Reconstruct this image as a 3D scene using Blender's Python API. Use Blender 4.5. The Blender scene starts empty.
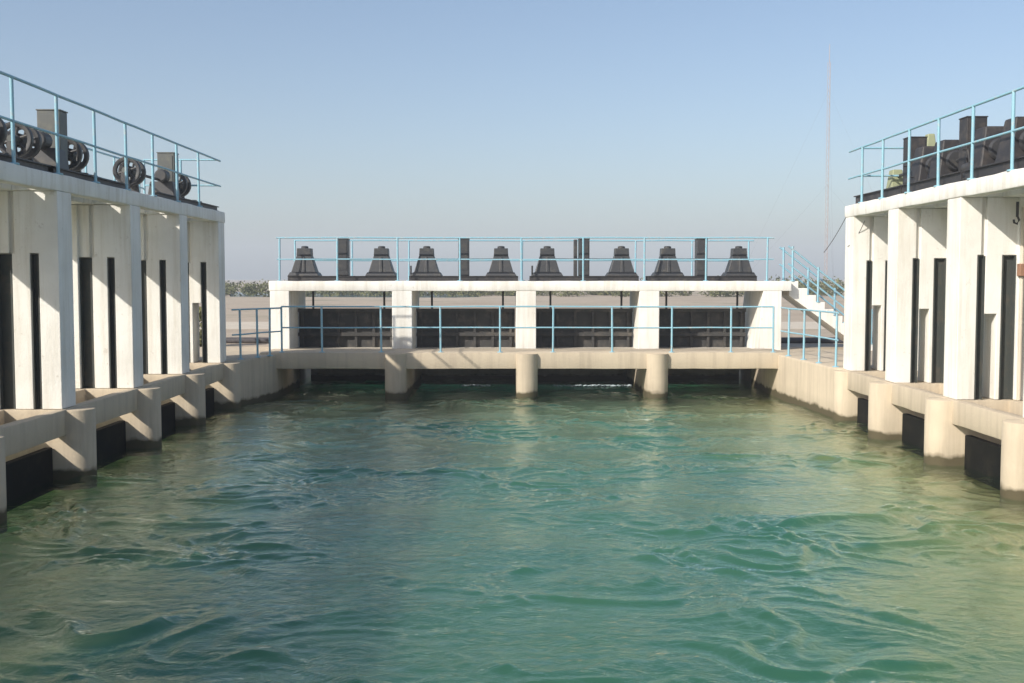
import bpy, bmesh, math, random
import numpy as np
from mathutils import Vector, Matrix

random.seed(7)
rng = np.random.default_rng(11)
scene = bpy.context.scene
COL = scene.collection

# ------------------------------------------------------------------ camera
EYE = 3.05                                  # metres above the water
cam_d = bpy.data.cameras.new('camera')
cam = bpy.data.objects.new('camera', cam_d)
COL.objects.link(cam)
cam_d.sensor_width = 36.0
cam_d.lens = 36.0 * 1100 / 1024
cam_d.clip_start = 0.1
cam_d.clip_end = 8000
cam.location = (0, 0, EYE)
cam.rotation_euler = (math.radians(90 - 3.30), 0, math.radians(-0.1))
scene.camera = cam

# ------------------------------------------------------------------ light
LD = Vector((1.0, 0.9, -0.84)).normalized()   # the way the sunlight travels
SUN_EL = math.asin(-LD.z)
SUN_AZ = math.atan2(-LD.x, -LD.y)             # clockwise from +Y
world = bpy.data.worlds.new('World')
scene.world = world
world.use_nodes = True
wn = world.node_tree
wn.nodes.clear()
sky = wn.nodes.new('ShaderNodeTexSky')
sky.sky_type = 'NISHITA'
sky.sun_disc = False
sky.sun_elevation = SUN_EL
sky.sun_rotation = SUN_AZ
sky.air_density = 1.0
sky.dust_density = 2.8
sky.altitude = 600
sky.ozone_density = 1.6
bg = wn.nodes.new('ShaderNodeBackground')
bg.inputs['Strength'].default_value = 0.115
wo = wn.nodes.new('ShaderNodeOutputWorld')
wn.links.new(sky.outputs[0], bg.inputs[0])
wn.links.new(bg.outputs[0], wo.inputs[0])

sun_d = bpy.data.lights.new('sun', 'SUN')
sun_d.energy = 4.2
sun_d.angle = math.radians(0.55)
sun_d.color = (1.0, 0.945, 0.85)
sun = bpy.data.objects.new('sun', sun_d)
COL.objects.link(sun)
sun.location = (-30, -30, 40)
sun.rotation_euler = LD.to_track_quat('-Z', 'Y').to_euler()

vs = scene.view_settings
vs.view_transform = 'Standard'
vs.look = 'None'
vs.gamma = 1.0
vs.exposure = 0.40
vs.use_curve_mapping = False

# ------------------------------------------------------------------ materials
def new_mat(name):
    m = bpy.data.materials.new(name)
    m.use_nodes = True
    nt = m.node_tree
    b = nt.nodes['Principled BSDF']
    return m, nt, b

def N(nt, kind, **kw):
    n = nt.nodes.new(kind)
    for k, v in kw.items():
        if k in n.inputs:
            n.inputs[k].default_value = v
        else:
            setattr(n, k, v)
    return n

def ramp(nt, src, stops):
    r = nt.nodes.new('ShaderNodeValToRGB')
    while len(r.color_ramp.elements) < len(stops):
        r.color_ramp.elements.new(0.5)
    for e, (p, c) in zip(r.color_ramp.elements, stops):
        e.position = p
        e.color = c if len(c) == 4 else (*c, 1)
    nt.links.new(src, r.inputs[0])
    return r

def mix(nt, fac, a, b, blend='MIX'):
    n = nt.nodes.new('ShaderNodeMix')
    n.data_type = 'RGBA'
    n.blend_type = blend
    for sock, v in ((n.inputs[0], fac), (n.inputs[6], a), (n.inputs[7], b)):
        if hasattr(v, 'is_output'):
            nt.links.new(v, sock)
        elif isinstance(v, (int, float)):
            sock.default_value = v
        else:
            sock.default_value = (*v, 1)
    return n.outputs[2]

def concrete(name, base, stain, waterline=False, rough=0.85, streak=0.55, chip=0.3):
    """painted or bare concrete: blotches, rain streaks, chips and, near the water, a slime band"""
    m, nt, b = new_mat(name)
    geo = N(nt, 'ShaderNodeNewGeometry')
    pos = geo.outputs['Position']
    big = N(nt, 'ShaderNodeTexNoise', Scale=0.9, Detail=5.0, Roughness=0.6)
    nt.links.new(pos, big.inputs['Vector'])
    mp = N(nt, 'ShaderNodeMapping')
    mp.inputs['Scale'].default_value = (6.0, 6.0, 0.40)
    nt.links.new(pos, mp.inputs['Vector'])
    st = N(nt, 'ShaderNodeTexNoise', Scale=1.0, Detail=4.0, Roughness=0.65)
    nt.links.new(mp.outputs[0], st.inputs['Vector'])
    fine = N(nt, 'ShaderNodeTexNoise', Scale=22.0, Detail=6.0, Roughness=0.7)
    nt.links.new(pos, fine.inputs['Vector'])
    r1 = ramp(nt, big.outputs['Fac'], [(0.38, (0, 0, 0)), (0.68, (1, 1, 1))])
    r2 = ramp(nt, st.outputs['Fac'], [(0.47, (0, 0, 0)), (0.68, (1, 1, 1))])
    mm = N(nt, 'ShaderNodeMath', operation='MULTIPLY')
    nt.links.new(r2.outputs[0], mm.inputs[0]); mm.inputs[1].default_value = streak
    c = mix(nt, mm.outputs[0], base, stain)
    m2 = N(nt, 'ShaderNodeMath', operation='MULTIPLY')
    nt.links.new(r1.outputs[0], m2.inputs[0]); m2.inputs[1].default_value = 0.30
    c = mix(nt, m2.outputs[0], c, tuple(v * 0.80 for v in stain))
    ch = N(nt, 'ShaderNodeTexNoise', Scale=5.5, Detail=7.0, Roughness=0.75)
    nt.links.new(pos, ch.inputs['Vector'])
    r3 = ramp(nt, ch.outputs['Fac'], [(0.62, (0, 0, 0)), (0.66, (1, 1, 1))])
    m3 = N(nt, 'ShaderNodeMath', operation='MULTIPLY')
    nt.links.new(r3.outputs[0], m3.inputs[0]); m3.inputs[1].default_value = chip
    c = mix(nt, m3.outputs[0], c, (0.42, 0.37, 0.30))
    if waterline:
        sep = N(nt, 'ShaderNodeSeparateXYZ')
        nt.links.new(pos, sep.inputs[0])
        wob = N(nt, 'ShaderNodeTexNoise', Scale=3.0, Detail=4.0)
        nt.links.new(pos, wob.inputs['Vector'])
        ad = N(nt, 'ShaderNodeMath', operation='MULTIPLY_ADD')
        nt.links.new(wob.outputs['Fac'], ad.inputs[0]); ad.inputs[1].default_value = -0.24
        nt.links.new(sep.outputs['Z'], ad.inputs[2])
        rz = ramp(nt, ad.outputs[0], [(0.0, (1, 1, 1)), (0.03, (0.6, 0.6, 0.6)), (0.07, (0.15, 0.15, 0.15)), (0.30, (0, 0, 0))])
        c = mix(nt, rz.outputs[0], c, (0.085, 0.070, 0.040))
    nt.links.new(c, b.inputs['Base Color'])
    b.inputs['Roughness'].default_value = rough
    b.inputs['Specular IOR Level'].default_value = 0.25
    bu = N(nt, 'ShaderNodeBump', Strength=0.35, Distance=0.02)
    hb = N(nt, 'ShaderNodeMath', operation='MULTIPLY_ADD')
    nt.links.new(big.outputs['Fac'], hb.inputs[0]); hb.inputs[1].default_value = 2.0
    nt.links.new(fine.outputs['Fac'], hb.inputs[2])
    nt.links.new(hb.outputs[0], bu.inputs['Height'])
    nt.links.new(bu.outputs[0], b.inputs['Normal'])
    return m

def metal_paint(name, col, col2, rough=0.5, scale=6.0, lo=0.5, hi=0.7, metallic=0.0):
    m, nt, b = new_mat(name)
    geo = N(nt, 'ShaderNodeNewGeometry')
    no = N(nt, 'ShaderNodeTexNoise', Scale=scale, Detail=6.0, Roughness=0.65)
    nt.links.new(geo.outputs['Position'], no.inputs['Vector'])
    r = ramp(nt, no.outputs['Fac'], [(lo, (0, 0, 0)), (hi, (1, 1, 1))])
    c = mix(nt, r.outputs[0], col, col2)
    nt.links.new(c, b.inputs['Base Color'])
    b.inputs['Roughness'].default_value = rough
    b.inputs['Metallic'].default_value = metallic
    bu = N(nt, 'ShaderNodeBump', Strength=0.15, Distance=0.01)
    nt.links.new(no.outputs['Fac'], bu.inputs['Height'])
    nt.links.new(bu.outputs[0], b.inputs['Normal'])
    return m

M = {}
M['white'] = concrete('white_limewashed_concrete', (0.83, 0.81, 0.76), (0.60, 0.55, 0.46), chip=0.35)
M['beige'] = concrete('bare_beige_concrete', (0.56, 0.47, 0.35), (0.40, 0.33, 0.25), waterline=True, chip=0.2)
M['grey'] = concrete('grey_concrete', (0.50, 0.46, 0.40), (0.36, 0.33, 0.28), waterline=True, chip=0.2)
M['blue'] = metal_paint('light_blue_paint', (0.25, 0.46, 0.55), (0.42, 0.46, 0.46), 0.5, 9.0, 0.52, 0.72)
M['darksteel'] = metal_paint('black_greased_steel', (0.030, 0.028, 0.030), (0.065, 0.055, 0.048), 0.55)
M['hoist'] = metal_paint('dark_grey_machine_paint', (0.042, 0.042, 0.045), (0.075, 0.068, 0.060), 0.5)
M['cabinet'] = metal_paint('grey_cabinet_paint', (0.085, 0.09, 0.085), (0.12, 0.12, 0.10), 0.55)
M['gate'] = metal_paint('dark_gate_steel', (0.045, 0.043, 0.042), (0.10, 0.088, 0.075), 0.8, 3.0)
M['guide'] = metal_paint('dark_guide_steel', (0.050, 0.056, 0.052), (0.085, 0.075, 0.060), 0.7, 4.0)
M['olive'] = metal_paint('yellow_green_paint', (0.30, 0.32, 0.19), (0.24, 0.25, 0.16), 0.6)
M['rust'] = metal_paint('rust_red_paint', (0.30, 0.16, 0.10), (0.20, 0.11, 0.07), 0.7)
M['mast'] = metal_paint('faded_mast_paint', (0.38, 0.30, 0.28), (0.42, 0.40, 0.38), 0.7, 0.3)
M['pipe'] = metal_paint('dark_pipe', (0.06, 0.055, 0.06), (0.10, 0.09, 0.08), 0.7)

def sand_mat():
    m, nt, b = new_mat('dry_sandy_earth')
    geo = N(nt, 'ShaderNodeNewGeometry')
    a = N(nt, 'ShaderNodeTexNoise', Scale=0.10, Detail=8.0, Roughness=0.65)
    f = N(nt, 'ShaderNodeTexNoise', Scale=3.0, Detail=6.0, Roughness=0.7)
    nt.links.new(geo.outputs['Position'], a.inputs['Vector'])
    nt.links.new(geo.outputs['Position'], f.inputs['Vector'])
    r = ramp(nt, a.outputs['Fac'], [(0.35, (0.42, 0.33, 0.24)), (0.52, (0.50, 0.41, 0.31)), (0.66, (0.31, 0.27, 0.18))])
    r2 = ramp(nt, f.outputs['Fac'], [(0.3, (0.7, 0.7, 0.7)), (0.7, (1, 1, 1))])
    c = mix(nt, 1.0, r.outputs[0], r2.outputs[0], 'MULTIPLY')
    nt.links.new(c, b.inputs['Base Color'])
    b.inputs['Roughness'].default_value = 0.95
    bu = N(nt, 'ShaderNodeBump', Strength=0.5, Distance=0.05)
    nt.links.new(f.outputs['Fac'], bu.inputs['Height'])
    nt.links.new(bu.outputs[0], b.inputs['Normal'])
    return m
M['sand'] = sand_mat()
M['road'] = concrete('pale_dust_track', (0.60, 0.53, 0.43), (0.50, 0.42, 0.33))

def water_mat(name):
    """clear rippled surface: mirror by Fresnel, else the look into the green water below"""
    m, nt, b = new_mat(name)
    nt.nodes.remove(b)
    out = nt.nodes['Material Output']
    geo = N(nt, 'ShaderNodeNewGeometry')
    mp = N(nt, 'ShaderNodeMapping')
    mp.inputs['Scale'].default_value = (0.75, 1.1, 1)
    nt.links.new(geo.outputs['Position'], mp.inputs['Vector'])
    fi = N(nt, 'ShaderNodeTexNoise', Scale=6.0, Detail=6.0, Roughness=0.62, Distortion=0.8)
    nt.links.new(mp.outputs[0], fi.inputs['Vector'])
    bu = N(nt, 'ShaderNodeBump', Strength=0.36, Distance=0.06)
    nt.links.new(fi.outputs['Fac'], bu.inputs['Height'])
    # Schlick reflectance, the same from either side of the sheet
    dt = N(nt, 'ShaderNodeVectorMath', operation='DOT_PRODUCT')
    nt.links.new(geo.outputs['Incoming'], dt.inputs[0]); nt.links.new(bu.outputs[0], dt.inputs[1])
    ab = N(nt, 'ShaderNodeMath', operation='ABSOLUTE'); nt.links.new(dt.outputs['Value'], ab.inputs[0])
    om = N(nt, 'ShaderNodeMath', operation='SUBTRACT', use_clamp=True); om.inputs[0].default_value = 1.0
    nt.links.new(ab.outputs[0], om.inputs[1])
    pw = N(nt, 'ShaderNodeMath', operation='POWER'); nt.links.new(om.outputs[0], pw.inputs[0]); pw.inputs[1].default_value = 4.3
    fr = N(nt, 'ShaderNodeMath', operation='MULTIPLY_ADD'); nt.links.new(pw.outputs[0], fr.inputs[0])
    fr.inputs[1].default_value = 0.975; fr.inputs[2].default_value = 0.025
    gl = N(nt, 'ShaderNodeBsdfGlossy', Roughness=0.03)
    gl.inputs['Color'].default_value = (0.93, 0.97, 0.88, 1)
    nt.links.new(bu.outputs[0], gl.inputs['Normal'])
    tr = N(nt, 'ShaderNodeBsdfTransparent')
    tr.inputs['Color'].default_value = (0.82, 0.97, 0.92, 1)
    mx = N(nt, 'ShaderNodeMixShader')
    nt.links.new(fr.outputs[0], mx.inputs[0])
    nt.links.new(tr.outputs[0], mx.inputs[1])
    nt.links.new(gl.outputs[0], mx.inputs[2])
    nt.links.new(mx.outputs[0], out.inputs['Surface'])
    return m

def murk_mat(name):
    """the turbid body of the water: teal in midstream, olive margins for algae shallows and painted-in reflection of the cream walls"""
    m, nt, b = new_mat(name)
    geo = N(nt, 'ShaderNodeNewGeometry')
    lo = N(nt, 'ShaderNodeTexNoise', Scale=0.45, Detail=5.0, Roughness=0.6, Distortion=1.0)
    nt.links.new(geo.outputs['Position'], lo.inputs['Vector'])
    r = ramp(nt, lo.outputs['Fac'], [(0.34, (0.042, 0.115, 0.082)), (0.66, (0.060, 0.132, 0.084))])
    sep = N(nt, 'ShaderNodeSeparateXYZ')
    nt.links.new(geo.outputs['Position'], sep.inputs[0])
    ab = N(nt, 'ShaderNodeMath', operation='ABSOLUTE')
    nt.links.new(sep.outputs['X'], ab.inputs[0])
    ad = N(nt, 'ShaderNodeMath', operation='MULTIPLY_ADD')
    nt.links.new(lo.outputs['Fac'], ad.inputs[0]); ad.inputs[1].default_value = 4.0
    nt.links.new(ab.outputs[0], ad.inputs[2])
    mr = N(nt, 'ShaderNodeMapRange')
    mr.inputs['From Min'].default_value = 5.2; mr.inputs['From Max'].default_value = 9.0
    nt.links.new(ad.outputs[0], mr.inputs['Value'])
    c = mix(nt, mr.outputs[0], r.outputs[0], (0.20, 0.195, 0.075))  # olive near the banks: shallows plus reflected cream walls put into the colour
    nt.links.new(c, b.inputs['Base Color'])
    b.inputs['Roughness'].default_value = 1.0
    b.inputs['Specular IOR Level'].default_value = 0.0
    b.inputs['Subsurface Weight'].default_value = 1.0
    b.inputs['Subsurface Scale'].default_value = 22.0
    b.inputs['Subsurface Radius'].default_value = (0.6, 1.0, 0.9)
    return m
M['water'] = water_mat('rippled_water_surface')
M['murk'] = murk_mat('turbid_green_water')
M['farwater'] = metal_paint('far_canal_water', (0.04, 0.10, 0.14), (0.05, 0.11, 0.14), 0.12, 0.2)
M['lowgate'] = metal_paint('shade_black_gate_steel', (0.010, 0.010, 0.009), (0.020, 0.018, 0.014), 0.8, 3.0)  # near black puts the deep shade under the bank walkways into the colour

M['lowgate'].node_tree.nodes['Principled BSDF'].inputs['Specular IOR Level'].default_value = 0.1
def leaf_mat():
    m, nt, b = new_mat('scrub_foliage')
    geo = N(nt, 'ShaderNodeNewGeometry')
    no = N(nt, 'ShaderNodeTexNoise', Scale=0.5, Detail=4.0)
    nt.links.new(geo.outputs['Position'], no.inputs['Vector'])
    r = ramp(nt, no.outputs['Fac'], [(0.35, (0.09, 0.10, 0.035)), (0.65, (0.15, 0.15, 0.06))])
    nt.links.new(r.outputs[0], b.inputs['Base Color'])
    b.inputs['Roughness'].default_value = 0.8
    return m
M['leaf'] = leaf_mat()

# ------------------------------------------------------------------ helpers
def tag(o, label=None, cat=None, group=None, kind=None):
    if label: o['label'] = label
    if cat: o['category'] = cat
    if group: o['group'] = group
    if kind: o['kind'] = kind
    return o

def link(name, me, parent=None, loc=(0, 0, 0), rot=(0, 0, 0)):
    o = bpy.data.objects.new(name, me)
    COL.objects.link(o)
    o.location = loc
    o.rotation_euler = rot
    if parent is not None:
        o.parent = parent
    return o

def thing(name, label, cat, loc=(0, 0, 0), rz=0.0, group=None):
    o = link(name, None, None, loc, (0, 0, rz))
    o.empty_display_size = 0.2
    return tag(o, label, cat, group)

def to_mesh(bm, name, mat, smooth=None):
    bmesh.ops.recalc_face_normals(bm, faces=bm.faces)
    me = bpy.data.meshes.new(name)
    bm.to_mesh(me)
    bm.free()
    me.materials.append(mat)
    if smooth is not None:
        me.polygons.foreach_set('use_smooth', [True] * len(me.polygons))
        me.set_sharp_from_angle(angle=math.radians(smooth))
    return me

def cells(xs, ys, zs, solid, bevel=0.0, jitter=0.0):
    """surface of the solid cells of an uneven grid"""
    bm = bmesh.new()
    nx, ny, nz = len(xs) - 1, len(ys) - 1, len(zs) - 1
    S = {}
    for i in range(nx):
        for j in range(ny):
            for k in range(nz):
                S[i, j, k] = bool(solid((xs[i] + xs[i+1]) / 2, (ys[j] + ys[j+1]) / 2, (zs[k] + zs[k+1]) / 2))
    V = {}
    def v(i, j, k):
        if (i, j, k) not in V:
            V[i, j, k] = bm.verts.new((xs[i], ys[j], zs[k]))
        return V[i, j, k]
    for (i, j, k), s in S.items():
        if not s:
            continue
        for d, q in (((1,0,0), ((1,0,0),(1,1,0),(1,1,1),(1,0,1))), ((-1,0,0), ((0,0,0),(0,0,1),(0,1,1),(0,1,0))),
                     ((0,1,0), ((0,1,0),(0,1,1),(1,1,1),(1,1,0))), ((0,-1,0), ((0,0,0),(1,0,0),(1,0,1),(0,0,1))),
                     ((0,0,1), ((0,0,1),(1,0,1),(1,1,1),(0,1,1))), ((0,0,-1), ((0,0,0),(0,1,0),(1,1,0),(1,0,0)))):
            if not S.get((i+d[0], j+d[1], k+d[2]), False):
                bm.faces.new([v(i+a, j+b_, k+c) for a, b_, c in q])
    if jitter:
        for w in bm.verts:
            w.co += Vector((random.uniform(-1, 1), 0, random.uniform(-1, 1))) * jitter
    if bevel:
        bmesh.ops.recalc_face_normals(bm, faces=bm.faces)
        es = [e for e in bm.edges if e.is_manifold and e.calc_face_angle(0) > 0.6 and e.is_convex]
        bmesh.ops.bevel(bm, geom=es, offset=bevel, segments=2, profile=0.5, affect='EDGES', clamp_overlap=True)
    return bm

def box_bm(x0, x1, y0, y1, z0, z1, bevel=0.012):
    return cells([x0, x1], [y0, y1], [z0, z1], lambda *a: True, bevel)

def box(name, x0, x1, y0, y1, z0, z1, mat, parent=None, bevel=0.012):
    return link(name, to_mesh(box_bm(x0, x1, y0, y1, z0, z1, bevel), name, mat), parent)

def prism(profile, axis, a, b, bevel=0.0):
    """closed 2-D outline swept along an axis"""
    bm = bmesh.new()
    def p3(u, w, t):
        return {'x': (t, u, w), 'y': (u, t, w), 'z': (u, w, t)}[axis]
    A = [bm.verts.new(p3(u, w, a)) for u, w in profile]
    B = [bm.verts.new(p3(u, w, b)) for u, w in profile]
    n = len(profile)
    bm.faces.new(A); bm.faces.new(B)
    for i in range(n):
        bm.faces.new((A[i], A[(i+1) % n], B[(i+1) % n], B[i]))
    bmesh.ops.recalc_face_normals(bm, faces=bm.faces)
    if bevel:
        es = [e for e in bm.edges if e.calc_face_angle(0) > 0.5]
        bmesh.ops.bevel(bm, geom=es, offset=bevel, segments=2, profile=0.5, affect='EDGES', clamp_overlap=True)
    return bm

def tube_bm(pts, r, n=10, bm=None):
    bm = bm or bmesh.new()
    pts = [Vector(p) for p in pts]
    rings = []
    for i, p in enumerate(pts):
        t = (pts[min(i+1, len(pts)-1)] - pts[max(i-1, 0)]).normalized()
        up = Vector((0, 0, 1)) if abs(t.z) < 0.9 else Vector((1, 0, 0))
        s = t.cross(up).normalized(); u = s.cross(t).normalized()
        rr = r[i] if isinstance(r, (list, tuple)) else r
        rings.append([bm.verts.new(p + (s * math.cos(a) + u * math.sin(a)) * rr) for a in [2*math.pi*k/n for k in range(n)]])
    for A, B in zip(rings, rings[1:]):
        for k in range(n):
            bm.faces.new((A[k], A[(k+1) % n], B[(k+1) % n], B[k]))
    bm.faces.new(rings[0][::-1]); bm.faces.new(rings[-1])
    return bm

def tube(name, pts, r, mat, parent=None, n=10):
    return link(name, to_mesh(tube_bm(pts, r, n), name, mat, 40), parent)

def lathe_bm(profile, n=24, axis='y', c=(0, 0, 0), bm=None):
    """profile = [(position along axis, radius)] closed at both ends"""
    bm = bm or bmesh.new()
    rings = []
    for t, r in profile:
        ring = []
        for k in range(n):
            a = 2 * math.pi * k / n
            u, w = r * math.cos(a), r * math.sin(a)
            p = {'x': (t, u, w), 'y': (u, t, w), 'z': (u, w, t)}[axis]
            ring.append(bm.verts.new((p[0]+c[0], p[1]+c[1], p[2]+c[2])))
        rings.append(ring)
    for A, B in zip(rings, rings[1:]):
        for k in range(n):
            bm.faces.new((A[k], A[(k+1) % n], B[(k+1) % n], B[k]))
    bm.faces.new(rings[0][::-1]); bm.faces.new(rings[-1])
    return bm

_post = {}
def railing(name, label, pts, posts, h, group, mid=0.5, r=0.019, pr=0.026, over=(0, 0), zs=None):
    """tube railing along the base line pts; posts = points on it"""
    root = thing(name, label, 'railing', tuple(posts[0]), 0, group)
    o = Vector(posts[0])
    key = (round(h, 3), pr)
    if key not in _post:
        bm = tube_bm([(0, 0, -0.02), (0, 0, h)], pr, 10)
        lathe_bm([(-0.01, 0.075), (0.012, 0.075), (0.018, 0.06)], 10, 'z', bm=bm)
        _post[key] = to_mesh(bm, 'post', M['blue'], 40)
    for p in posts:
        q = link('post', _post[key], root, Vector(p) - o)
        q.rotation_euler = (random.uniform(-0.009, 0.009), random.uniform(-0.009, 0.009), 0)
    P = [Vector(p) - o for p in pts]
    d0 = (P[0] - P[1]).normalized() * over[0]; d1 = (P[-1] - P[-2]).normalized() * over[1]
    P[0] += d0; P[-1] += d1
    up = Vector((0, 0, h))
    Q = []
    for a, b in zip(P, P[1:]):
        k = max(1, int((b - a).length / 0.8))
        Q += [a.lerp(b, i / k) for i in range(k)]
    Q.append(P[-1])
    wob = lambda: Vector((random.uniform(-1, 1), random.uniform(-1, 1), random.uniform(-1, 1))) * 0.006
    tube('top_rail', [p + up + wob() for p in Q], r * 1.12, M['blue'], root)
    tube('middle_rail', [p + up * mid + wob() for p in Q], r, M['blue'], root)
    return root

# ================================================================== SETTING
Z_SIDE = 1.08      # walkway of the side structures
Z_MID = 1.15       # walkway of the cross structure
Z_DECK = 4.61      # hoist decks of the side structures
Z_MDECK = 2.97     # hoist deck of the cross structure
XL, XR = -6.75, 7.25

# ground: one sheet out to the horizon, cut open for the basin and its side canals
gx = [-1480, -300, -60, -18.0, -6.7, -6.2, 7.0, 7.4, 18.0, 60, 300, 1480]
gy = [-300, -40, 26.15, 31.0, 42, 300, 1480]
def is_ground(x, y, z):
    if -18 < x < 18 and -40 < y < 26.15: return False
    if -6.7 < x < 7.4 and 26 < y < 31: return False
    if -6.2 < x < 7.0 and 31 < y < 42: return False
    return True
ground = link('ground', to_mesh(cells(gx, gy, [-2.2, 1.06], is_ground), 'ground', M['sand']))
tag(ground, kind='structure')

track = link('track', to_mesh(box_bm(-400, 400, 43.0, 50.0, 0.9, 1.066, 0), 'track', M['road']))
tag(track, kind='structure')

# water ------------------------------------------------------------
def make_water():
    step = 0.035
    x0, x1, y0, y1 = -9.2, 9.8, 3.0, 33.0
    nx, ny = int((x1 - x0) / step) + 1, int((y1 - y0) / step) + 1
    def field(lmin, lmax, power, stretch=1.0, seed=1):
        g = np.random.default_rng(seed)
        w = g.standard_normal((ny, nx))
        F = np.fft.rfft2(w)
        ky = np.fft.fftfreq(ny, step)[:, None]
        kx = np.fft.rfftfreq(nx, step)[None, :]
        k = np.sqrt((kx * stretch) ** 2 + ky ** 2) + 1e-9
        filt = k ** (-power)
        filt = filt * np.exp(-(k * lmin) ** 4) * np.exp(-(1 / (k * lmax)) ** 4)
        f = np.fft.irfft2(F * filt, s=(ny, nx))
        return f / f.std()
    chop = field(0.12, 1.0, 1.9, 1.9, 3)
    fine = field(0.08, 0.30, 1.4, 1.3, 13)
    swell = field(0.9, 3.6, 1.6, 1.6, 5)
    calm = field(1.6, 7.0, 1.0, 1.6, 8)
    amp = np.clip(0.8 + 0.6 * calm, 0.15, 2.0)
    # fold the pattern into eddies: sample it at slowly swirling offsets
    wx, wy = field(1.0, 4.0, 1.2, 1.0, 21), field(1.0, 4.0, 1.2, 1.0, 22)
    jj, ii = np.meshgrid(np.arange(nx), np.arange(ny))
    si = (ii + wy * 0.22 / step); sj = (jj + wx * 0.45 / step)
    i0 = np.floor(si).astype(int); j0 = np.floor(sj).astype(int)
    fi_, fj_ = si - i0, sj - j0
    def samp(f):
        g_ = lambda a, b_: f[a % ny, b_ % nx]
        return (g_(i0, j0) * (1 - fi_) * (1 - fj_) + g_(i0 + 1, j0) * fi_ * (1 - fj_) + g_(i0, j0 + 1) * (1 - fi_) * fj_ + g_(i0 + 1, j0 + 1) * fi_ * fj_)
    chop = samp(chop); fine = samp(fine)
    # sharpen the crests a little
    chop = chop + 0.18 * (chop ** 2 - 1)
    h = 0.0098 * chop * amp + 0.0026 * fine * (0.4 + 0.6 * amp) + 0.015 * swell
    X, Y = np.meshgrid(np.linspace(x0, x1, nx), np.linspace(y0, y1, ny))
    co = np.stack([X, Y, h], -1).reshape(-1, 3)
    idx = np.arange(nx * ny).reshape(ny, nx)
    q = np.stack([idx[:-1, :-1], idx[:-1, 1:], idx[1:, 1:], idx[1:, :-1]], -1).reshape(-1, 4)
    # flat skirts round the rippled part
    E = 0.0
    base = len(co)
    sk = []
    def quad(a, b, c, d):
        nonlocal base
        sk.extend([(a, c, E), (b, c, E), (b, d, E), (a, d, E)])
    quad(-18.2, x0, -40.2, y1); quad(x1, 18.2, -40.2, y1); quad(x0, x1, -40.2, y0); quad(x0, x1, y1, 60.2)
    sk = np.array(sk, float)
    nq = len(sk) // 4
    q2 = np.arange(nq * 4).reshape(nq, 4) + base
    co = np.concatenate([co, sk]); q = np.concatenate([q, q2])
    me = bpy.data.meshes.new('water')
    me.vertices.add(len(co)); me.vertices.foreach_set('co', co.ravel())
    me.loops.add(q.size); me.loops.foreach_set('vertex_index', q.ravel().astype(np.int32))
    me.polygons.add(len(q))
    me.polygons.foreach_set('loop_start', np.arange(0, q.size, 4, dtype=np.int32))
    me.polygons.foreach_set('use_smooth', np.ones(len(q), dtype=bool))
    me.update(); me.validate()
    me.materials.append(M['water'])
    return link('water', me)
tag(make_water(), kind='structure')
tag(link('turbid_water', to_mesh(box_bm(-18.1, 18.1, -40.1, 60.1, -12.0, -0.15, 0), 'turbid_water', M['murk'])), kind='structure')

far = link('far_canal', to_mesh(prism([(-30, 118), (-6, 112), (-3, 116), (-8, 150), (-40, 158)], 'z', 0.8, 1.07), 'far_canal', M['farwater']))
tag(far, kind='structure')

# ================================================================== SIDE GATE STRUCTURES
T = 0.265          # half thickness of a pillar
def pillar_mesh(s, through=True):
    """s = +1: inward is -x (left bank); s = -1: inward is +x (right bank). Origin at the canal face, pillar centre, z absolute"""
    g0, g1 = (0.66, 0.74) if s > 0 else (0.36, 0.44)       # shallow groove above the slots
    o = sorted({0, 0.30, 0.43, 0.63, 0.70, 0.93, 2.08, g0, g1})
    ys = [-0.33, -T, -T + 0.06, -T + 0.12, T - 0.12, T - 0.06, T, 0.33]
    zs = [Z_SIDE - 0.004, 2.47, 3.42, Z_DECK - 0.262]
    def sol(x, y, z):
        d = abs(x)
        if d > 0.93: return True
        if abs(y) > T: return False
        if through and 0.43 < d < 0.63 and z < 2.47: return False
        if g0 < d < g1 and z > 3.42 and abs(y) > T - 0.06: return False
        if (0.30 < d < 0.43 or 0.70 < d < 0.93) and z < 3.42 and abs(y) > T - 0.12: return False
        return True
    xs = sorted(-s * v for v in o)
    return to_mesh(cells(xs, ys, zs, sol, 0.010), 'pillar', M['white'])

def guide_mesh(s, d0, d1):
    # steel channel lining the bottom of a gate slot, both sides of the pillar
    bm = bmesh.new()
    for e in (-1, 1):
        ya, yb = sorted((e * (T - 0.12), e * (T - 0.085)))
        b2 = cells(sorted((-s * (d0 + .004), -s * (d1 - .004))), [ya, yb], [Z_SIDE, 3.405], lambda *a: True)
        me = bpy.data.meshes.new('t'); b2.to_mesh(me); b2.free(); bm.from_mesh(me); bpy.data.meshes.remove(me)
        for side in (d0 + .004, d1 - .022):
            ya, yb = sorted((e * (T - 0.085), e * (T - 0.004)))
            b2 = cells(sorted((-s * side, -s * (side + .018))), [ya, yb], [Z_SIDE, 3.405], lambda *a: True)
            me = bpy.data.meshes.new('t'); b2.to_mesh(me); b2.free(); bm.from_mesh(me); bpy.data.meshes.remove(me)
    return to_mesh(bm, 'gate_guide', M['guide'])

def pier_mesh(s, tip=0.11, length=2.08, ztop=1.06):
    prof = []
    r = T + 0.01
    for k in range(13):
        a = -math.pi / 2 + math.pi * k / 12
        prof.append((s * (tip + r * math.cos(a)), r * math.sin(a)))
    prof += [(-s * length, r), (-s * length, -r)]
    bm = prism(prof, 'z', -2.0, ztop)
    es = [e for e in bm.edges if all(v.co.z > ztop - 0.01 for v in e.verts)]
    bmesh.ops.bevel(bm, geom=es, offset=0.02, segments=2, profile=0.5, affect='EDGES', clamp_overlap=True)
    return to_mesh(bm, 'pier', M['beige'], 35)

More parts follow.
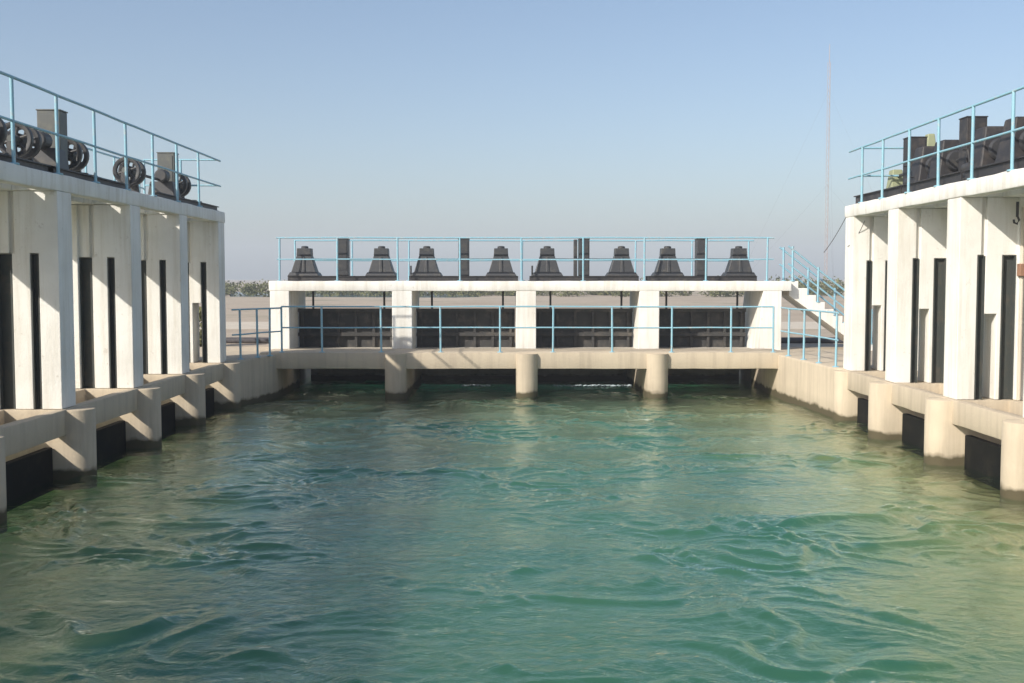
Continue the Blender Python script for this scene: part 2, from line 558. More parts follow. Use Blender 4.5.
def side_structure(s, X, centres, y_near, y_far, label):
    root = thing('sluice_structure', label, 'sluice', (X, y_far, 0))
    oy = y_far
    pm = pillar_mesh(s, s < 0); pm_end = pillar_mesh(s); g1 = guide_mesh(s, 0.30, 0.43); g2 = guide_mesh(s, 0.70, 0.93); pr = pier_mesh(s)
    pr_end = pier_mesh(s, 0.0) if s < 0 else pr
    for c in centres:
        p = link('pillar', pm_end if c == max(centres) else pm, root, (0, c - oy, 0))
        link('gate_guide', g1, p); link('gate_guide', g2, p)
        link('pier', pr_end if c == max(centres) else pr, root, (0, c - oy, 0))
    inside = lambda y: any(abs(y + oy - c) < 0.3 for c in centres)
    ys = sorted({y_near - oy, 0.0} | {c - oy + e for c in centres for e in (-0.3, 0.3)} )
    ys = [y for y in ys if y_near - oy <= y <= 0.0]
    # extra breaks so that edges can be slightly uneven
    full = []
    for a, b in zip(ys, ys[1:]):
        n = max(1, int((b - a) / 0.35))
        full += [a + (b - a) * k / n for k in range(n)]
    full.append(ys[-1])
    xs = sorted(-s * v for v in (-0.004, 0.24, 0.66, 2.2))
    def deck(x, y, z):
        return not (0.24 < abs(x) < 0.66 and not inside(y) and x * -s > 0)
    link('deck', to_mesh(cells(xs, full, [Z_DECK - 0.26, Z_DECK], deck, 0.03, 0.008), 'deck', M['white'], 30), root)
    xs = sorted(-s * v for v in (-0.06, 0.12, 0.85, 2.08))
    def walk(x, y, z):
        return not (0.12 < abs(x) < 0.85 and not inside(y) and x * -s > 0)
    link('walkway', to_mesh(cells(xs, full, [Z_SIDE - 0.40, Z_SIDE - 0.008], walk, 0.02, 0.005), 'walkway', M['beige'], 30), root)
    return root

LC = [-4.6, -1.55, 1.5, 4.57, 7.62, 10.67, 13.72, 16.77, 19.93, 22.85, 25.85]
RC = [0.95, 3.8, 6.65, 9.50, 12.35, 15.20, 18.06, 20.92, 23.60]
left = side_structure(1, XL, LC, -6.0, 26.18, 'grey shaded concrete sluice block with tall pillars along the left bank')
right = side_structure(-1, XR, RC, -1.0, 23.95, 'sunlit white concrete sluice block with tall pillars along the right bank')

# lowered gate leaves between the piers of the side structures
def leaf_mesh(w):
    bm = box_bm(-0.06, 0.06, -w / 2, w / 2, -1.6, 0.50, 0.01)
    for z in (-0.1, 0.32):
        b2 = box_bm(-0.11, -0.06, -w / 2 + 0.05, w / 2 - 0.05, z, z + 0.07, 0)
        me = bpy.data.meshes.new('t'); b2.to_mesh(me); b2.free(); bm.from_mesh(me); bpy.data.meshes.remove(me)
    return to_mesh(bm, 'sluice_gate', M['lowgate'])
for s, X, cs, side in ((1, XL, LC, 'left'), (-1, XR, RC, 'right')):
    for a, b in zip(cs, cs[1:]):
        if b < 9: continue
        o = link('sluice_gate', leaf_mesh(b - a - 0.58), None, (X - s * 0.21, (a + b) / 2, 0), (0, 0, 0 if s > 0 else math.pi))
        left_n = [v for v in cs if v > b]
        place = ['farthest', 'second farthest', 'third farthest', 'fourth farthest', 'fifth farthest', 'sixth farthest', 'seventh farthest'][len(left_n)]
        tag(o, 'shade black lowered steel gate under the %s bank walkway, %s from the camera' % (side, place), 'sluice gate', 'lowered gates under the %s bank' % side)

# wing walls joining the side structures to the cross structure
def wing(label, prof, z1):
    bm = prism(prof, 'z', -2.0, z1)
    es = [e for e in bm.edges if e.calc_face_angle(0) > 0.5]
    bmesh.ops.bevel(bm, geom=es, offset=0.05, segments=3, profile=0.5, affect='EDGES', clamp_overlap=True)
    return tag(link('wing_wall', to_mesh(bm, 'wing_wall', M['beige'], 35)), label, 'wall')
wing('low shaded wing wall at the far end of the left bank', [(-6.45, 25.98), (-5.98, 28.03), (-5.98, 31.2), (-9.0, 31.2), (-9.0, 25.98)], 1.10)
wing('pale sunlit wing wall below the stairs at the far right', [(7.06, 23.74), (6.86, 28.03), (6.86, 31.2), (9.6, 31.2), (9.6, 23.74)], 1.10)

# ================================================================== CROSS STRUCTURE
YS0, YS1 = 28.05, 29.62       # walkway slab
YP0, YP1 = 29.8, 32.2         # pillars and deck
mid = thing('sluice_structure', 'white concrete sluice bridge with four bays across the far end of the basin', 'sluice', (0.43, YP0, 0))
MO = Vector((0.43, YP0, 0))
def mpart(name, bm, mat, smooth=None):
    o = link(name, to_mesh(bm, name, mat, smooth), mid, -MO)
    return o
n = 34
full = [-6.4 + (13.5) * k / n for k in range(n + 1)]
mpart('walkway', cells(full, [YS0, YS1], [Z_MID - 0.42, Z_MID], lambda *a: True, 0.02, 0.005), M['beige'], 30)
PX = [-2.93, 0.43, 3.77]
for x in PX:
    prof = []
    r = 0.275
    for k in range(13):
        a = math.pi + math.pi * k / 12
        prof.append((x + r * math.cos(a), YS0 + 0.05 + r * math.sin(a)))
    prof += [(x + r, 32.98), (x - r, 32.98)]
    bm = prism(prof, 'z', -2.0, Z_MID - 0.455)
    # only the nose rises to the walkway level
    nose = [p for p in prof if p[1] < YS0 + 0.06]
    nose = [(px, min(py, YS0 - 0.002)) for px, py in nose]
    b2 = prism(nose, 'z', Z_MID - 0.455, Z_MID - 0.03)
    me = bpy.data.meshes.new('t'); b2.to_mesh(me); b2.free(); bm.from_mesh(me); bpy.data.meshes.remove(me)
    bmesh.ops.remove_doubles(bm, verts=bm.verts, dist=0.0005)
    mpart('pier', bm, M['beige'], 35)
def mpillar(x0b, x1b, x0t, x1t):
    bm = bmesh.new()
    vs_ = []
    for z, a, b in ((Z_MID - 0.45, x0b, x1b), (Z_MDECK - 0.272, x0t, x1t)):
        vs_.append([bm.verts.new(p) for p in ((a, YP0, z), (b, YP0, z), (b, YP1, z), (a, YP1, z))])
    A, B = vs_
    bm.faces.new(A[::-1]); bm.faces.new(B)
    for k in range(4):
        bm.faces.new((A[k], A[(k+1) % 4], B[(k+1) % 4], B[k]))
    bmesh.ops.recalc_face_normals(bm, faces=bm.faces)
    bmesh.ops.bevel(bm, geom=list(bm.edges), offset=0.015, segments=2, profile=0.5, affect='EDGES')
    return mpart('pillar', bm, M['white'])
mpillar(-6.50, -5.98, -6.50, -5.98)
for x in PX:
    mpillar(x - 0.30 if x > 3 else x - 0.275, x + 0.275, x - 0.265, x + 0.275)
mpillar(6.66, 7.36, 6.86, 7.36)
n = 40
full = [-6.53 + (7.62 + 6.53) * k / n for k in range(n + 1)]
mpart('deck', cells(full, [YP0 - 0.004, YP1 + 0.05], [Z_MDECK - 0.27, Z_MDECK], lambda *a: True, 0.02, 0.006), M['white'], 30)

# steel gates of the cross structure, raised behind the pillars
bays = [(-5.98, PX[0] - .275), (PX[0] + .275, PX[1] - .275), (PX[1] + .275, PX[2] - .3), (PX[2] + .275, 6.66)]
which = ['leftmost bay', 'second bay from the left', 'third bay from the left', 'rightmost bay']
for (a, b), w in zip(bays, which):
    c = (a + b) / 2
    t = thing('sluice_gate', 'dark steel gate hanging in the %s of the cross bridge' % w, 'sluice gate', (c, 31.05, 0.7), 0, 'raised gates of the cross bridge')
    h = (b - a) / 2 - 0.02
    box('plate', -h, h, 0.0, 0.05, 0.0, 1.48, M['gate'], t, 0.004)
    k = 6
    for i in range(k):
        x = -h + 0.12 + (2 * h - 0.24) * i / (k - 1)
        box('rib', x - 0.035, x + 0.035, -0.10, -0.001, 0.06, 1.42, M['gate'], t, 0.004)
    for z in (0.03, 0.72, 1.40):
        box('beam', -h, h, -0.13, -0.103, z, z + 0.10, M['gate'], t, 0.004)
    # lifting lugs and stems up to the hoist deck
    for x in (-0.95, 1.05):
        tube('lifting_stem', [(x, -0.05, 1.4), (x, -0.05, 2.0)], 0.03, M['darksteel'], t)
# floor and sill wall added behind the walkway to keep the water below dark
mpart('floor_slab', box_bm(-6.0, 6.9, 30.30, 33.0, 0.70, 1.10, 0.01), M['grey'])
mpart('sill_wall', box_bm(-6.0, 6.9, 33.01, 33.3, -2.0, 1.10, 0.01), M['grey'])
# ------------------------------------------------------------------ stairs at the right end
stair = thing('staircase', 'white concrete stair going down from the right end of the cross bridge', 'staircase', (7.62, 30.6, 1.06))
rise, go, ns = 0.191, 0.245, 10
sx0, sz0 = 0.0, Z_MDECK - 1.06
prof = [(0.002, sz0 - 0.004)]
x, z = 0.002, sz0 - 0.004
for i in range(ns):
    x += go; prof.append((x, z)); z -= rise; prof.append((x, max(z, 0.0)))
prof += [(x, 0.0), (x - 0.35, 0.0), (0.002, sz0 - 0.40)]
# drop repeated points
pp = [prof[0]]
for q in prof[1:]:
    if (Vector(q) - Vector(pp[-1])).length > 1e-4: pp.append(q)
link('flight', to_mesh(prism(pp, 'y', -0.55, 0.55, 0.008), 'flight', M['white']), stair)

# ================================================================== RAILINGS
G = 'light blue tube railings'
# side decks
xl = XL - 0.05
ly = [9.2, 10.7, 12.2, 13.7, 15.2, 16.68, 18.18, 19.65, 21.1, 22.62, 24.2]
rl = railing('railing', 'light blue tube railing along the edge of the left bank hoist deck', [(xl, 8.6, Z_DECK), (xl, 26.0, Z_DECK)],
             [(xl, y, Z_DECK) for y in ly], 1.18, G)
o = Vector((xl, ly[0], Z_DECK))
for dx in (0.85, 1.7):
    link('post', _post[(1.18, 0.026)], rl, Vector((xl - dx, 25.75, Z_DECK)) - o)
for f, nm in ((1.0, 'top_rail'), (0.5, 'middle_rail')):
    tube(nm, [Vector((xl, 25.75, Z_DECK + 1.18 * f)) - o, Vector((xl - 1.7, 25.75, Z_DECK + 1.18 * f)) - o], 0.022, M['blue'], rl)
xb = XL - 1.78
railing('railing', 'thin blue railing on the rear edge of the left bank hoist deck, behind the winches', [(xb, 9, Z_DECK), (xb, 25.75, Z_DECK)],
        [(xb, y, Z_DECK) for y in np.arange(9.5, 25.6, 1.6)], 1.05, G, pr=0.022, r=0.018)
xr = XR + 0.05
ry = [10.4, 11.8, 13.2, 14.65, 16.1, 17.5, 18.87, 20.27, 21.7, 22.95]
rr = railing('railing', 'light blue tube railing along the edge of the right bank hoist deck', [(xr, 9.6, Z_DECK), (xr, 23.85, Z_DECK)],
             [(xr, y, Z_DECK) for y in ry], 1.15, G)
o = Vector((xr, ry[0], Z_DECK))
for f, nm in ((1.0, 'top_rail'), (0.5, 'middle_rail')):
    tube(nm, [Vector((xr, 23.15, Z_DECK + 1.15 * f)) - o, Vector((xr + 1.6, 23.15, Z_DECK + 1.15 * f)) - o], 0.022, M['blue'], rr)
# cross deck, front and rear
yf = YP0 + 0.08
fx = [(p - 511) * yf / 1100 for p in (281, 338.6, 399, 461, 522.4, 584, 645, 706.5, 767.5)]
railing('railing', 'light blue railing along the front edge of the cross bridge hoist deck', [(-6.22, yf, Z_MDECK), (7.05, yf, Z_MDECK)],
        [(x, yf, Z_MDECK) for x in fx], 1.17, G, over=(0.1, 0.1))
yr = YP1 - 0.08
bx_ = [-6.25 + 1.65 * i for i in range(9)]
railing('railing', 'thin blue railing on the rear edge of the cross bridge deck, behind the hoists', [(-6.3, yr, Z_MDECK), (7.1, yr, Z_MDECK)],
        [(x, yr, Z_MDECK) for x in bx_], 1.17, G, pr=0.024, r=0.02)
# lower walkway
yw = YS0 + 0.10
wx = [(p - 511) * yw / 1100 for p in (322.7, 382, 441.5, 501, 554, 613.4, 673, 732.4)]
railing('railing', 'light blue railing along the lower walkway of the cross bridge', [(-5.85, yw, Z_MID), (6.75, yw, Z_MID)],
        [(-5.85, yw, Z_MID)] + [(x, yw, Z_MID) for x in wx] + [(6.75, yw, Z_MID)], 1.17, G, mid=0.54)
railing('railing', 'short shaded railing on the left wing wall', [(-5.88, yw, 1.10), (-6.48, 26.5, 1.10), (-6.62, 26.2, 1.10)],
        [(-6.05, 27.65, 1.10), (-6.23, 27.1, 1.10), (-6.48, 26.4, 1.10)], 1.19, G, mid=0.5)
railing('railing', 'short blue railing on the right wing wall in front of the stairs', [(6.94, yw, 1.10), (7.165, 24.0, 1.10)],
        [(6.98, 27.5, 1.10), (7.04, 26.3, 1.10), (7.10, 25.2, 1.10), (7.16, 24.1, 1.10)], 1.19, G, mid=0.5)
# stair railings
for yy, lab in ((30.1, 'sloping blue handrail on the near side of the stairs'), (31.1, 'sloping blue handrail on the far side of the stairs')):
    top = Vector((7.60, yy, Z_MDECK)); slope = -rise / go
    ptsr = [top, top + Vector((2.35, 0, 2.35 * slope))]
    posts = [top + Vector((d, 0, math.floor(d / go) * -rise)) for d in (0.12, 0.82, 1.58, 2.3)]
    railing('railing', lab, ptsr, posts, 0.95, G, mid=0.5, pr=0.03, r=0.024)

# ================================================================== HOISTS
def merge(bm, b2):
    me = bpy.data.meshes.new('t'); b2.to_mesh(me); b2.free(); bm.from_mesh(me); bpy.data.meshes.remove(me)
    return bm

def taper_bm(w0, w1, d0, d1, z0, z1, bevel=0.012, off=0.0):
    bm = bmesh.new()
    A = [bm.verts.new(p) for p in ((-w0/2, -d0/2, z0), (w0/2, -d0/2, z0), (w0/2, d0/2, z0), (-w0/2, d0/2, z0))]
    B = [bm.verts.new(p) for p in ((off-w1/2, -d1/2, z1), (off+w1/2, -d1/2, z1), (off+w1/2, d1/2, z1), (off-w1/2, d1/2, z1))]
    bm.faces.new(A[::-1]); bm.faces.new(B)
    for k in range(4):
        bm.faces.new((A[k], A[(k+1) % 4], B[(k+1) % 4], B[k]))
    bmesh.ops.recalc_face_normals(bm, faces=bm.faces)
    bmesh.ops.bevel(bm, geom=list(bm.edges), offset=bevel, segments=2, profile=0.5, affect='EDGES')
    return bm

# screw hoist of the cross bridge: two tapered pedestals, a shaft and a tall middle cabinet (local x = along the shaft)
hm = {}
bm = taper_bm(0.86, 0.74, 0.62, 0.55, 0.14, 0.24)
merge(bm, taper_bm(0.68, 0.40, 0.50, 0.34, 0.24, 0.70))
merge(bm, taper_bm(0.09, 0.06, 0.56, 0.42, 0.24, 0.66))
hm['pedestal'] = to_mesh(bm, 'pedestal', M['hoist'])
bm = taper_bm(0.40, 0.38, 0.36, 0.34, 0.70, 0.90)
lathe_bm([(0.90, 0.10), (0.95, 0.10), (0.965, 0.06)], 14, 'z', bm=bm)
hm['cap'] = to_mesh(bm, 'gear_cap', M['hoist'])
bm = box_bm(-0.145, 0.145, -0.20, 0.20, 0.14, 1.14, 0.012)
merge(bm, box_bm(-0.155, 0.155, -0.21, 0.21, 1.14, 1.165, 0.004))
merge(bm, box_bm(-0.115, 0.115, -0.212, -0.199, 0.30, 1.08, 0.004))
hm['cab'] = to_mesh(bm, 'motor_cabinet', M['hoist'])
def beam_mesh(l):
    bm = bmesh.new()
    for y in (-0.24, 0.24):
        merge(bm, box_bm(-l/2, l/2, y - 0.05, y + 0.05, 0.0, 0.02, 0))
        merge(bm, box_bm(-l/2, l/2, y - 0.012, y + 0.012, 0.02, 0.125, 0))
        merge(bm, box_bm(-l/2, l/2, y - 0.05, y + 0.05, 0.125, 0.14, 0))
    return to_mesh(bm, 'base_beam', M['darksteel'])
hm['beam'] = beam_mesh(3.0)
cabx = [345, 465, 584.5, 701.5]
pedx = [(306.5, 383), (428, 502), (548, 622), (668, 739)]
for i, w in enumerate(which):
    yh = 30.55
    cx = (cabx[i] - 511) * yh / 1100
    t = thing('gate_hoist', 'dark twin pedestal gate hoist above the %s of the cross bridge' % w, 'hoist', (cx, yh, Z_MDECK), 0, 'hoists on the cross bridge')
    link('base_beam', hm['beam'], t)
    link('motor_cabinet', hm['cab'], t)
    for px in pedx[i]:
        x = (px - 511) * yh / 1100 - cx
        p = link('pedestal', hm['pedestal'], t, (x, 0, 0))
        link('gear_cap', hm['cap'], p)
    xa, xb2 = [(p - 511) * yh / 1100 - cx for p in pedx[i]]
    tube('drive_shaft', [(xa + 0.15, 0.1, 0.60), (xb2 - 0.15, 0.1, 0.60)], 0.028, M['darksteel'], t)
    if i in (1, 2):
        tube('limit_rod', [(xa - 0.42, -0.25, 0.12), (xa - 0.42, -0.25, 0.42)], 0.025, M['darksteel'], t)
    if i == 2:
        box('switch_box', -0.28, -0.19, -0.12, 0.12, 0.13, 1.14, M['hoist'], t)

# left bank hoists: drum winches (local y = along the shaft)
def drum_bm():
    """two spoked rope wheels on one axle"""
    bm = bmesh.new()
    for y in (-0.15, 0.15):
        prof = [(y - 0.035, 0.20), (y - 0.045, 0.215), (y - 0.045, 0.262), (y - 0.03, 0.275), (y + 0.03, 0.275), (y + 0.045, 0.262), (y + 0.045, 0.215), (y + 0.035, 0.20)]
        rings = []
        for t, r in prof:
            rings.append([bm.verts.new((r * math.cos(2*math.pi*k/28), t, 0.57 + r * math.sin(2*math.pi*k/28))) for k in range(28)])
        for A, B in zip(rings, rings[1:] + rings[:1]):
            for k in range(28):
                bm.faces.new((A[k], A[(k+1) % 28], B[(k+1) % 28], B[k]))
        for k in range(6):
            a = 2 * math.pi * k / 6 + 0.3
            tube_bm([(0.06 * math.cos(a), y, 0.57 + 0.06 * math.sin(a)), (0.215 * math.cos(a), y, 0.57 + 0.215 * math.sin(a))], 0.024, 6, bm)
        lathe_bm([(y - 0.06, 0.05), (y - 0.055, 0.08), (y + 0.055, 0.08), (y + 0.06, 0.05)], 16, 'y', (0, 0, 0.57), bm)
    lathe_bm([(-0.12, 0.11), (0.12, 0.11)], 18, 'y', (0, 0, 0.57), bm)
    return bm
dm = {}
dm['drum'] = to_mesh(drum_bm(), 'cable_drum', M['hoist'], 35)
bm = lathe_bm([(-0.32, 0.02), (-0.32, 0.05), (-0.22, 0.07), (0.22, 0.07), (0.32, 0.05), (0.32, 0.02)], 16, 'y', (0, 0, 0.57))
dm['hub'] = to_mesh(bm, 'hub', M['cabinet'], 35)
bm = prism([(-0.10, 0.14), (0.10, 0.14), (0.06, 0.54), (-0.06, 0.54)], 'y', -0.035, 0.035, 0.008)
dm['saddle'] = to_mesh(bm, 'bearing_saddle', M['hoist'])
bm = box_bm(-0.19, 0.19, -0.16, 0.16, 0.14, 1.20, 0.015)
merge(bm, box_bm(-0.20, 0.20, -0.17, 0.17, 1.20, 1.222, 0.005))
merge(bm, box_bm(-0.15, 0.15, -0.172, -0.159, 0.55, 1.14, 0.004))
dm['cab'] = to_mesh(bm, 'motor_cabinet', M['cabinet'])
bm = taper_bm(0.62, 0.50, 0.5, 0.42, 0.14, 0.55, 0.02)
lathe_bm([(-0.42, 0.11), (-0.40, 0.135), (-0.16, 0.14)], 18, 'y', (0.05, 0, 0.66), bm)
lathe_bm([(0.16, 0.14), (0.40, 0.135), (0.42, 0.11)], 18, 'y', (0.05, 0, 0.66), bm)
dm['gear'] = to_mesh(bm, 'gear_case', M['hoist'])
def side_beam(l, x, h):
    bm = bmesh.new()
    merge(bm, box_bm(x - 0.06, x + 0.06, -l/2, l/2, 0.0, 0.02, 0))
    merge(bm, box_bm(x - 0.014, x + 0.014, -l/2, l/2, 0.02, h - 0.02, 0))
    merge(bm, box_bm(x - 0.06, x + 0.06, -l/2, l/2, h - 0.02, h, 0))
    bmesh.ops.remove_doubles(bm, verts=bm.verts, dist=0.0001)
    return to_mesh(bm, 'base_beam', M['darksteel'])
def cross_members(t, ys, xa, xb):
    for y in ys:
        box('cross_member', min(xa, xb), max(xa, xb), y - 0.06, y + 0.06, 0.121, 0.14, M['darksteel'], t, 0)
def left_hoist(yc, d0, d1, label, cab=True):
    t = thing('gate_hoist', label, 'hoist', (-7.62, yc, Z_DECK), 0, 'drum winches on the left bank deck')
    b0, b1 = d0 - 0.55, d1 + 0.55
    link('base_beam', side_beam(b1 - b0, -0.30, 0.12), t, (0, (b0 + b1) / 2, 0))
    link('base_beam', side_beam(b1 - b0 + 0.3, 0.71, 0.12), t, (0, (b0 + b1) / 2, 0))
    cross_members(t, (-0.25, 0.15), -0.36, 0.77)
    link('motor_cabinet', dm['cab'], t, (0, 0.3, 0))
    link('gear_case', dm['gear'], t)
    for d in (d0, d1):
        dr = link('cable_drum', dm['drum'], t, (0, d, 0))
        link('hub', dm['hub'], dr)
        for e in (-0.27, 0.27): link('bearing_saddle', dm['saddle'], t, (0, d + e, 0))
    tube('drive_shaft', [(0, d0, 0.57), (0, d1, 0.57)], 0.03, M['darksteel'], t)
    return t
left_hoist(14.95, -1.0, 1.10, 'drum winch on the left bank deck, cut by the left edge of the picture')
left_hoist(18.2, -0.95, 1.0, 'drum winch with tall grey cabinet on the left bank deck, nearest in full view')
left_hoist(24.4, -2.2, 0.95, 'drum winch with grey cabinet near the far end of the left bank deck')

# right bank hoists: hooded gears (local y = along the shaft)
rm = {}
bm = taper_bm(0.78, 0.50, 0.62, 0.40, 0.14, 0.98, 0.03)
merge(bm, taper_bm(0.84, 0.82, 0.70, 0.68, 0.14, 0.24, 0.008))
rm['hood'] = to_mesh(bm, 'gear_hood', M['darksteel'])
bm = lathe_bm([(-0.36, 0.05), (-0.36, 0.16), (-0.30, 0.19)], 20, 'y', (-0.05, 0, 0.58))
rm['cover'] = to_mesh(bm, 'shaft_cover', M['hoist'], 35)
bm = box_bm(-0.18, 0.18, -0.17, 0.17, 0.14, 1.26, 0.012)
merge(bm, box_bm(-0.19, 0.19, -0.18, 0.18, 1.26, 1.28, 0.005))
merge(bm, box_bm(-0.14, 0.14, -0.182, -0.169, 0.5, 1.20, 0.004))
rm['cab'] = to_mesh(bm, 'motor_cabinet', M['darksteel'])
bm = lathe_bm([(-0.16, 0.05), (-0.16, 0.085), (0.16, 0.085), (0.16, 0.05)], 16, 'y', (0, 0, 0.36))
rm['motor'] = to_mesh(bm, 'motor', M['hoist'], 35)
for yc, label in ((16.75, 'black hooded hoist on the right bank deck, cut by the right picture edge'),
                  (19.65, 'black hooded gate hoist on the right bank deck with the tallest cabinet in view'),
                  (22.45, 'black hooded gate hoist at the far end of the right bank deck')):
    t = thing('gate_hoist', label, 'hoist', (8.2, yc, Z_DECK), 0, 'hooded hoists on the right bank deck')
    link('base_beam', side_beam(2.75, 0.30, 0.12), t)
    link('base_beam', side_beam(2.75, -0.74, 0.20), t)
    cross_members(t, (-0.9, 0.0, 0.9), -0.68, 0.36)
    link('motor_cabinet', rm['cab'], t)
    for d in (-0.9, 0.9):
        if yc > 22 and d > 0: 
            continue
        p = link('gear_hood', rm['hood'], t, (0, d, 0))
        link('shaft_cover', rm['cover'], p)
    link('motor', rm['motor'], t, (-0.22, -0.40, 0))
    tube('drive_shaft', [(-0.05, -1.3, 0.58), (-0.05, 1.3, 0.58)], 0.03, M['hoist'], t)
    tube('hand_crank', [(-0.32, -0.9, 0.40), (-0.42, -0.9, 0.40), (-0.42, -0.82, 0.62), (-0.52, -0.82, 0.62)], 0.018, M['hoist'], t)
    if yc > 22:
        g = taper_bm(0.34, 0.2, 0.4, 0.25, 0.14, 0.72, 0.02)
        link('gear_case', to_mesh(g, 'gear_case', M['olive']), t, (-0.05, 0.95, 0))
o = link('tapered_hood', to_mesh(taper_bm(0.44, 0.14, 0.40, 0.18, 0.0, 1.40, 0.02), 'tapered_hood', M['olive']), None, (8.65, 22.85, Z_DECK))
tag(o, 'yellow green tapered hood standing between the black hoists on the right bank deck', 'machine hood')

# ================================================================== SMALL THINGS
# hook rod and conduit at the right edge
t = thing('lifting_hook', 'dark rod with hook hanging under the right bank deck near the picture edge', 'hook', (8.06, 17.55, 3.9))
tube('rod', [(0, 0, 0.12), (0, 0, 0.36)], 0.022, M['darksteel'], t)
tube('hook', [(0, 0, 0.14), (0.03, 0, 0.07), (0.0, 0, 0.01), (-0.05, 0, 0.03), (-0.055, 0, 0.08)], 0.018, M['darksteel'], t, 8)
t = thing('conduit', 'pale vertical conduit with rust brown box on the pillar at the right edge', 'conduit', (8.22, 17.68, 1.08))
tube('pipe', [(0, 0, 0), (0, 0, 3.1)], 0.03, M['road'], t)
box('junction_box', -0.07, 0.07, -0.08, 0.04, 2.0, 2.2, M['rust'], t, 0.01)
# loose wires at the far end of the right deck
def sag(a, b, d, n=14):
    a, b = Vector(a), Vector(b)
    return [a.lerp(b, k / n) - Vector((0, 0, d * 4 * (k / n) * (1 - k / n))) for k in range(n + 1)]
tag(tube('cable', sag((7.35, 23.9, 4.54), (7.0, 24.6, 3.62), 0.06), 0.007, M['pipe'], None, 6), 'loose dark cable dangling off the far corner of the right bank deck', 'cable')
tag(tube('cable', sag((7.45, 23.2, 4.25), (7.222, 23.6, 3.72), 0.08), 0.007, M['pipe'], None, 6), 'thin cable hanging against the far pillar of the right bank', 'cable')

# pipelines lying on the ground behind the cross bridge
for x0, x1, lab in ((-40, -6.6, 'dark pipeline lying on the sand behind the left wing wall'), (7.4, 45, 'dark pipeline lying on the sand behind the stairs')):
    bm = tube_bm([(x0, 33.6, 1.14), (x1, 33.6, 1.14)], 0.10, 12)
    tag(link('pipeline', to_mesh(bm, 'pipeline', M['pipe'], 40)), lab, 'pipe')

# added pale bead strips imitating daylight reflected on the water under the cross bridge
fm, fnt, fb = new_mat('painted_glint_white')
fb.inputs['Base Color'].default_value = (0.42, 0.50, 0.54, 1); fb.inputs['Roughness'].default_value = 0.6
def painted_glint(xa, xb, y, seed, label):
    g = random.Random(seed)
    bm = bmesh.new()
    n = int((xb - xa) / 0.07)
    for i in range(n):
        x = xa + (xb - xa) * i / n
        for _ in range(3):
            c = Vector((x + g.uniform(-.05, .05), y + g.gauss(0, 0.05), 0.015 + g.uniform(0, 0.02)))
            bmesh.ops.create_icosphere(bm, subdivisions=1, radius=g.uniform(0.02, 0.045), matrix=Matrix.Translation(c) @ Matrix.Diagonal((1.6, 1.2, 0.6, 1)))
    tag(link('painted_glint', to_mesh(bm, 'painted_glint', fm, 60)), label, 'painted_glint', kind='stuff')
painted_glint(1.3, 3.4, 30.88, 1, 'long thin pale strip imitating reflected daylight in the dark under the bridge, right of the middle pier')
painted_glint(-1.35, -0.5, 30.92, 2, 'short thin pale strip imitating reflected daylight in the dark under the bridge, left of the middle pier')

# far radio mast
t = thing('radio_mast', 'slender guyed lattice mast far beyond the right bank', 'mast', (54.5, 190, 1.06))
H = 41.8
bm = bmesh.new()
R = 0.28
legs = [(R * math.cos(a), R * math.sin(a)) for a in (0.5, 0.5 + 2.094, 0.5 + 4.189)]
for lx, ly_ in legs:
    tube_bm([(lx, ly_, 0), (lx, ly_, H - 3)], 0.03, 5, bm)
nseg = 36
for k in range(nseg):
    za, zb = (H - 3) * k / nseg, (H - 3) * (k + 1) / nseg
    for i in range(3):
        a, b = legs[i], legs[(i + 1) % 3]
        tube_bm([(a[0], a[1], za), (b[0], b[1], zb)], 0.015, 4, bm)
link('lattice', to_mesh(bm, 'lattice', M['mast']), t)
tube('antenna', [(0, 0, H - 3.2), (0, 0, H)], 0.05, M['mast'], t, 6)
for ang in (0.3, 2.4, 4.5):
    for zz in (18, 34):
        tube('guy_wire', [(0, 0, zz), (18 * math.cos(ang), 18 * math.sin(ang), 0)], 0.006, M['pipe'], t, 4)

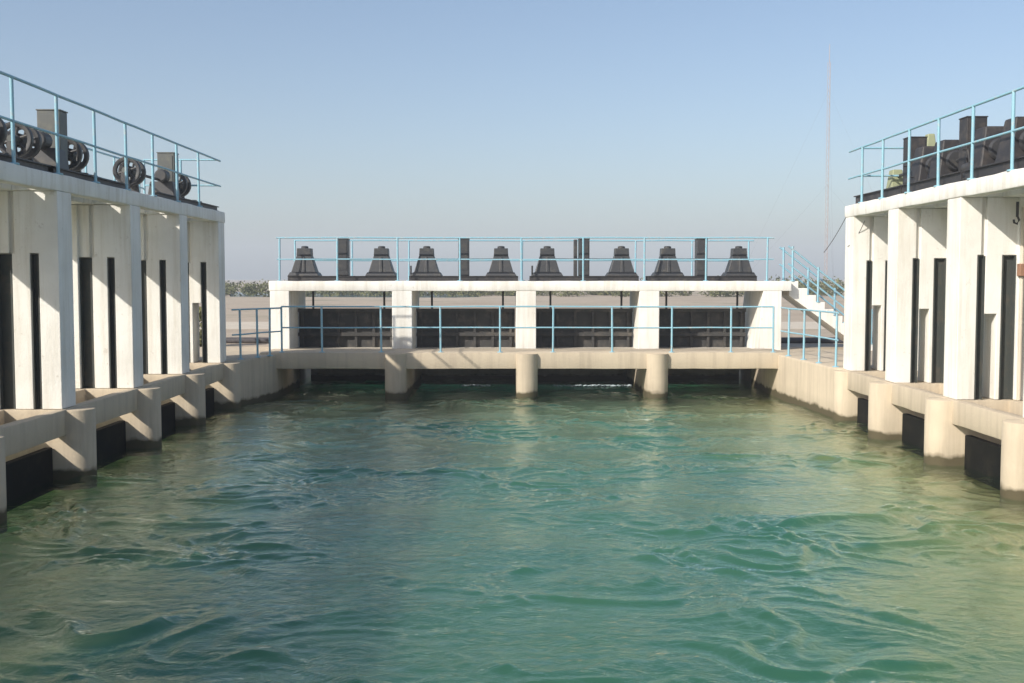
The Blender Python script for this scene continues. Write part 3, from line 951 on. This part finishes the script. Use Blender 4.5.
# scrub on the horizon
def scrub(name, specs, leaf, seed):
    g = np.random.default_rng(seed)
    V, F = [], []
    for (cx, cy, cz, rx, rz, n) in specs:
        d = g.standard_normal((n, 3)); d /= np.linalg.norm(d, axis=1)[:, None]
        rad = g.uniform(0.55, 1.05, n)[:, None]
        lump = 1 + 0.25 * np.sin(3 * d[:, :1] + cx) * np.cos(4 * d[:, 1:2] + cy)
        p = d * rad * lump * np.array([rx, rx, rz]) + np.array([cx, cy, cz])
        p[:, 2] = np.maximum(p[:, 2], 1.02)
        u = g.standard_normal((n, 3)); u /= np.linalg.norm(u, axis=1)[:, None]
        w = np.cross(u, g.standard_normal((n, 3))); w /= np.linalg.norm(w, axis=1)[:, None]
        s = leaf * g.uniform(0.6, 1.3, n)[:, None]
        for k in range(n):
            b = len(V)
            V += [p[k] - u[k]*s[k], p[k] + w[k]*s[k]*0.5, p[k] + u[k]*s[k], p[k] - w[k]*s[k]*0.5]
            F.append((b, b+1, b+2, b+3))
    me = bpy.data.meshes.new(name)
    me.from_pydata([tuple(v) for v in V], [], F)
    me.materials.append(M['leaf'])
    return me
specs = []
for i in range(210):
    x = random.uniform(-75, 85)
    y = random.uniform(116, 136)
    hh = random.uniform(0.55, 1.0) * (1.0 if x < 20 else 1.25)
    specs.append((x, y, 1.05 + hh * 0.8, random.uniform(0.9, 2.2), hh, 260))
tag(link('scrub', scrub('scrub', specs, 0.17, 4)), 'low olive green scrub along the horizon', 'scrub', kind='stuff')
b1 = scrub('foliage', [(0, 0, 1.55, 0.45, 0.65, 420), (0.2, 0.1, 2.0, 0.3, 0.4, 200)], 0.10, 9)
t = thing('bush', 'small dark bush on the bank seen through the far left pillars', 'bush', (-9.0, 32.0, 0))
link('foliage', b1, t)
tube('stem', [(0, 0, 1.04), (0.05, 0, 1.4), (0.12, 0.05, 1.8)], [0.03, 0.022, 0.012], M['pipe'], t, 6)

# ------------------------------------------------------------------ haze: one closed box of thin dusty air
hz = bpy.data.materials.new('dusty_air')
hz.use_nodes = True
nt = hz.node_tree
nt.nodes.clear()
pv = nt.nodes.new('ShaderNodeVolumePrincipled')
pv.inputs['Color'].default_value = (0.86, 0.92, 1.0, 1)
pv.inputs['Density'].default_value = 0.0012
pv.inputs['Anisotropy'].default_value = 0.0
out = nt.nodes.new('ShaderNodeOutputMaterial')
nt.links.new(pv.outputs[0], out.inputs['Volume'])
haze = link('haze', to_mesh(box_bm(-1500, 1500, -320, 1500, -13.2, 46, 0), 'haze', hz))
tag(haze, 'thin pale dust haze filling the air', 'haze', kind='stuff')
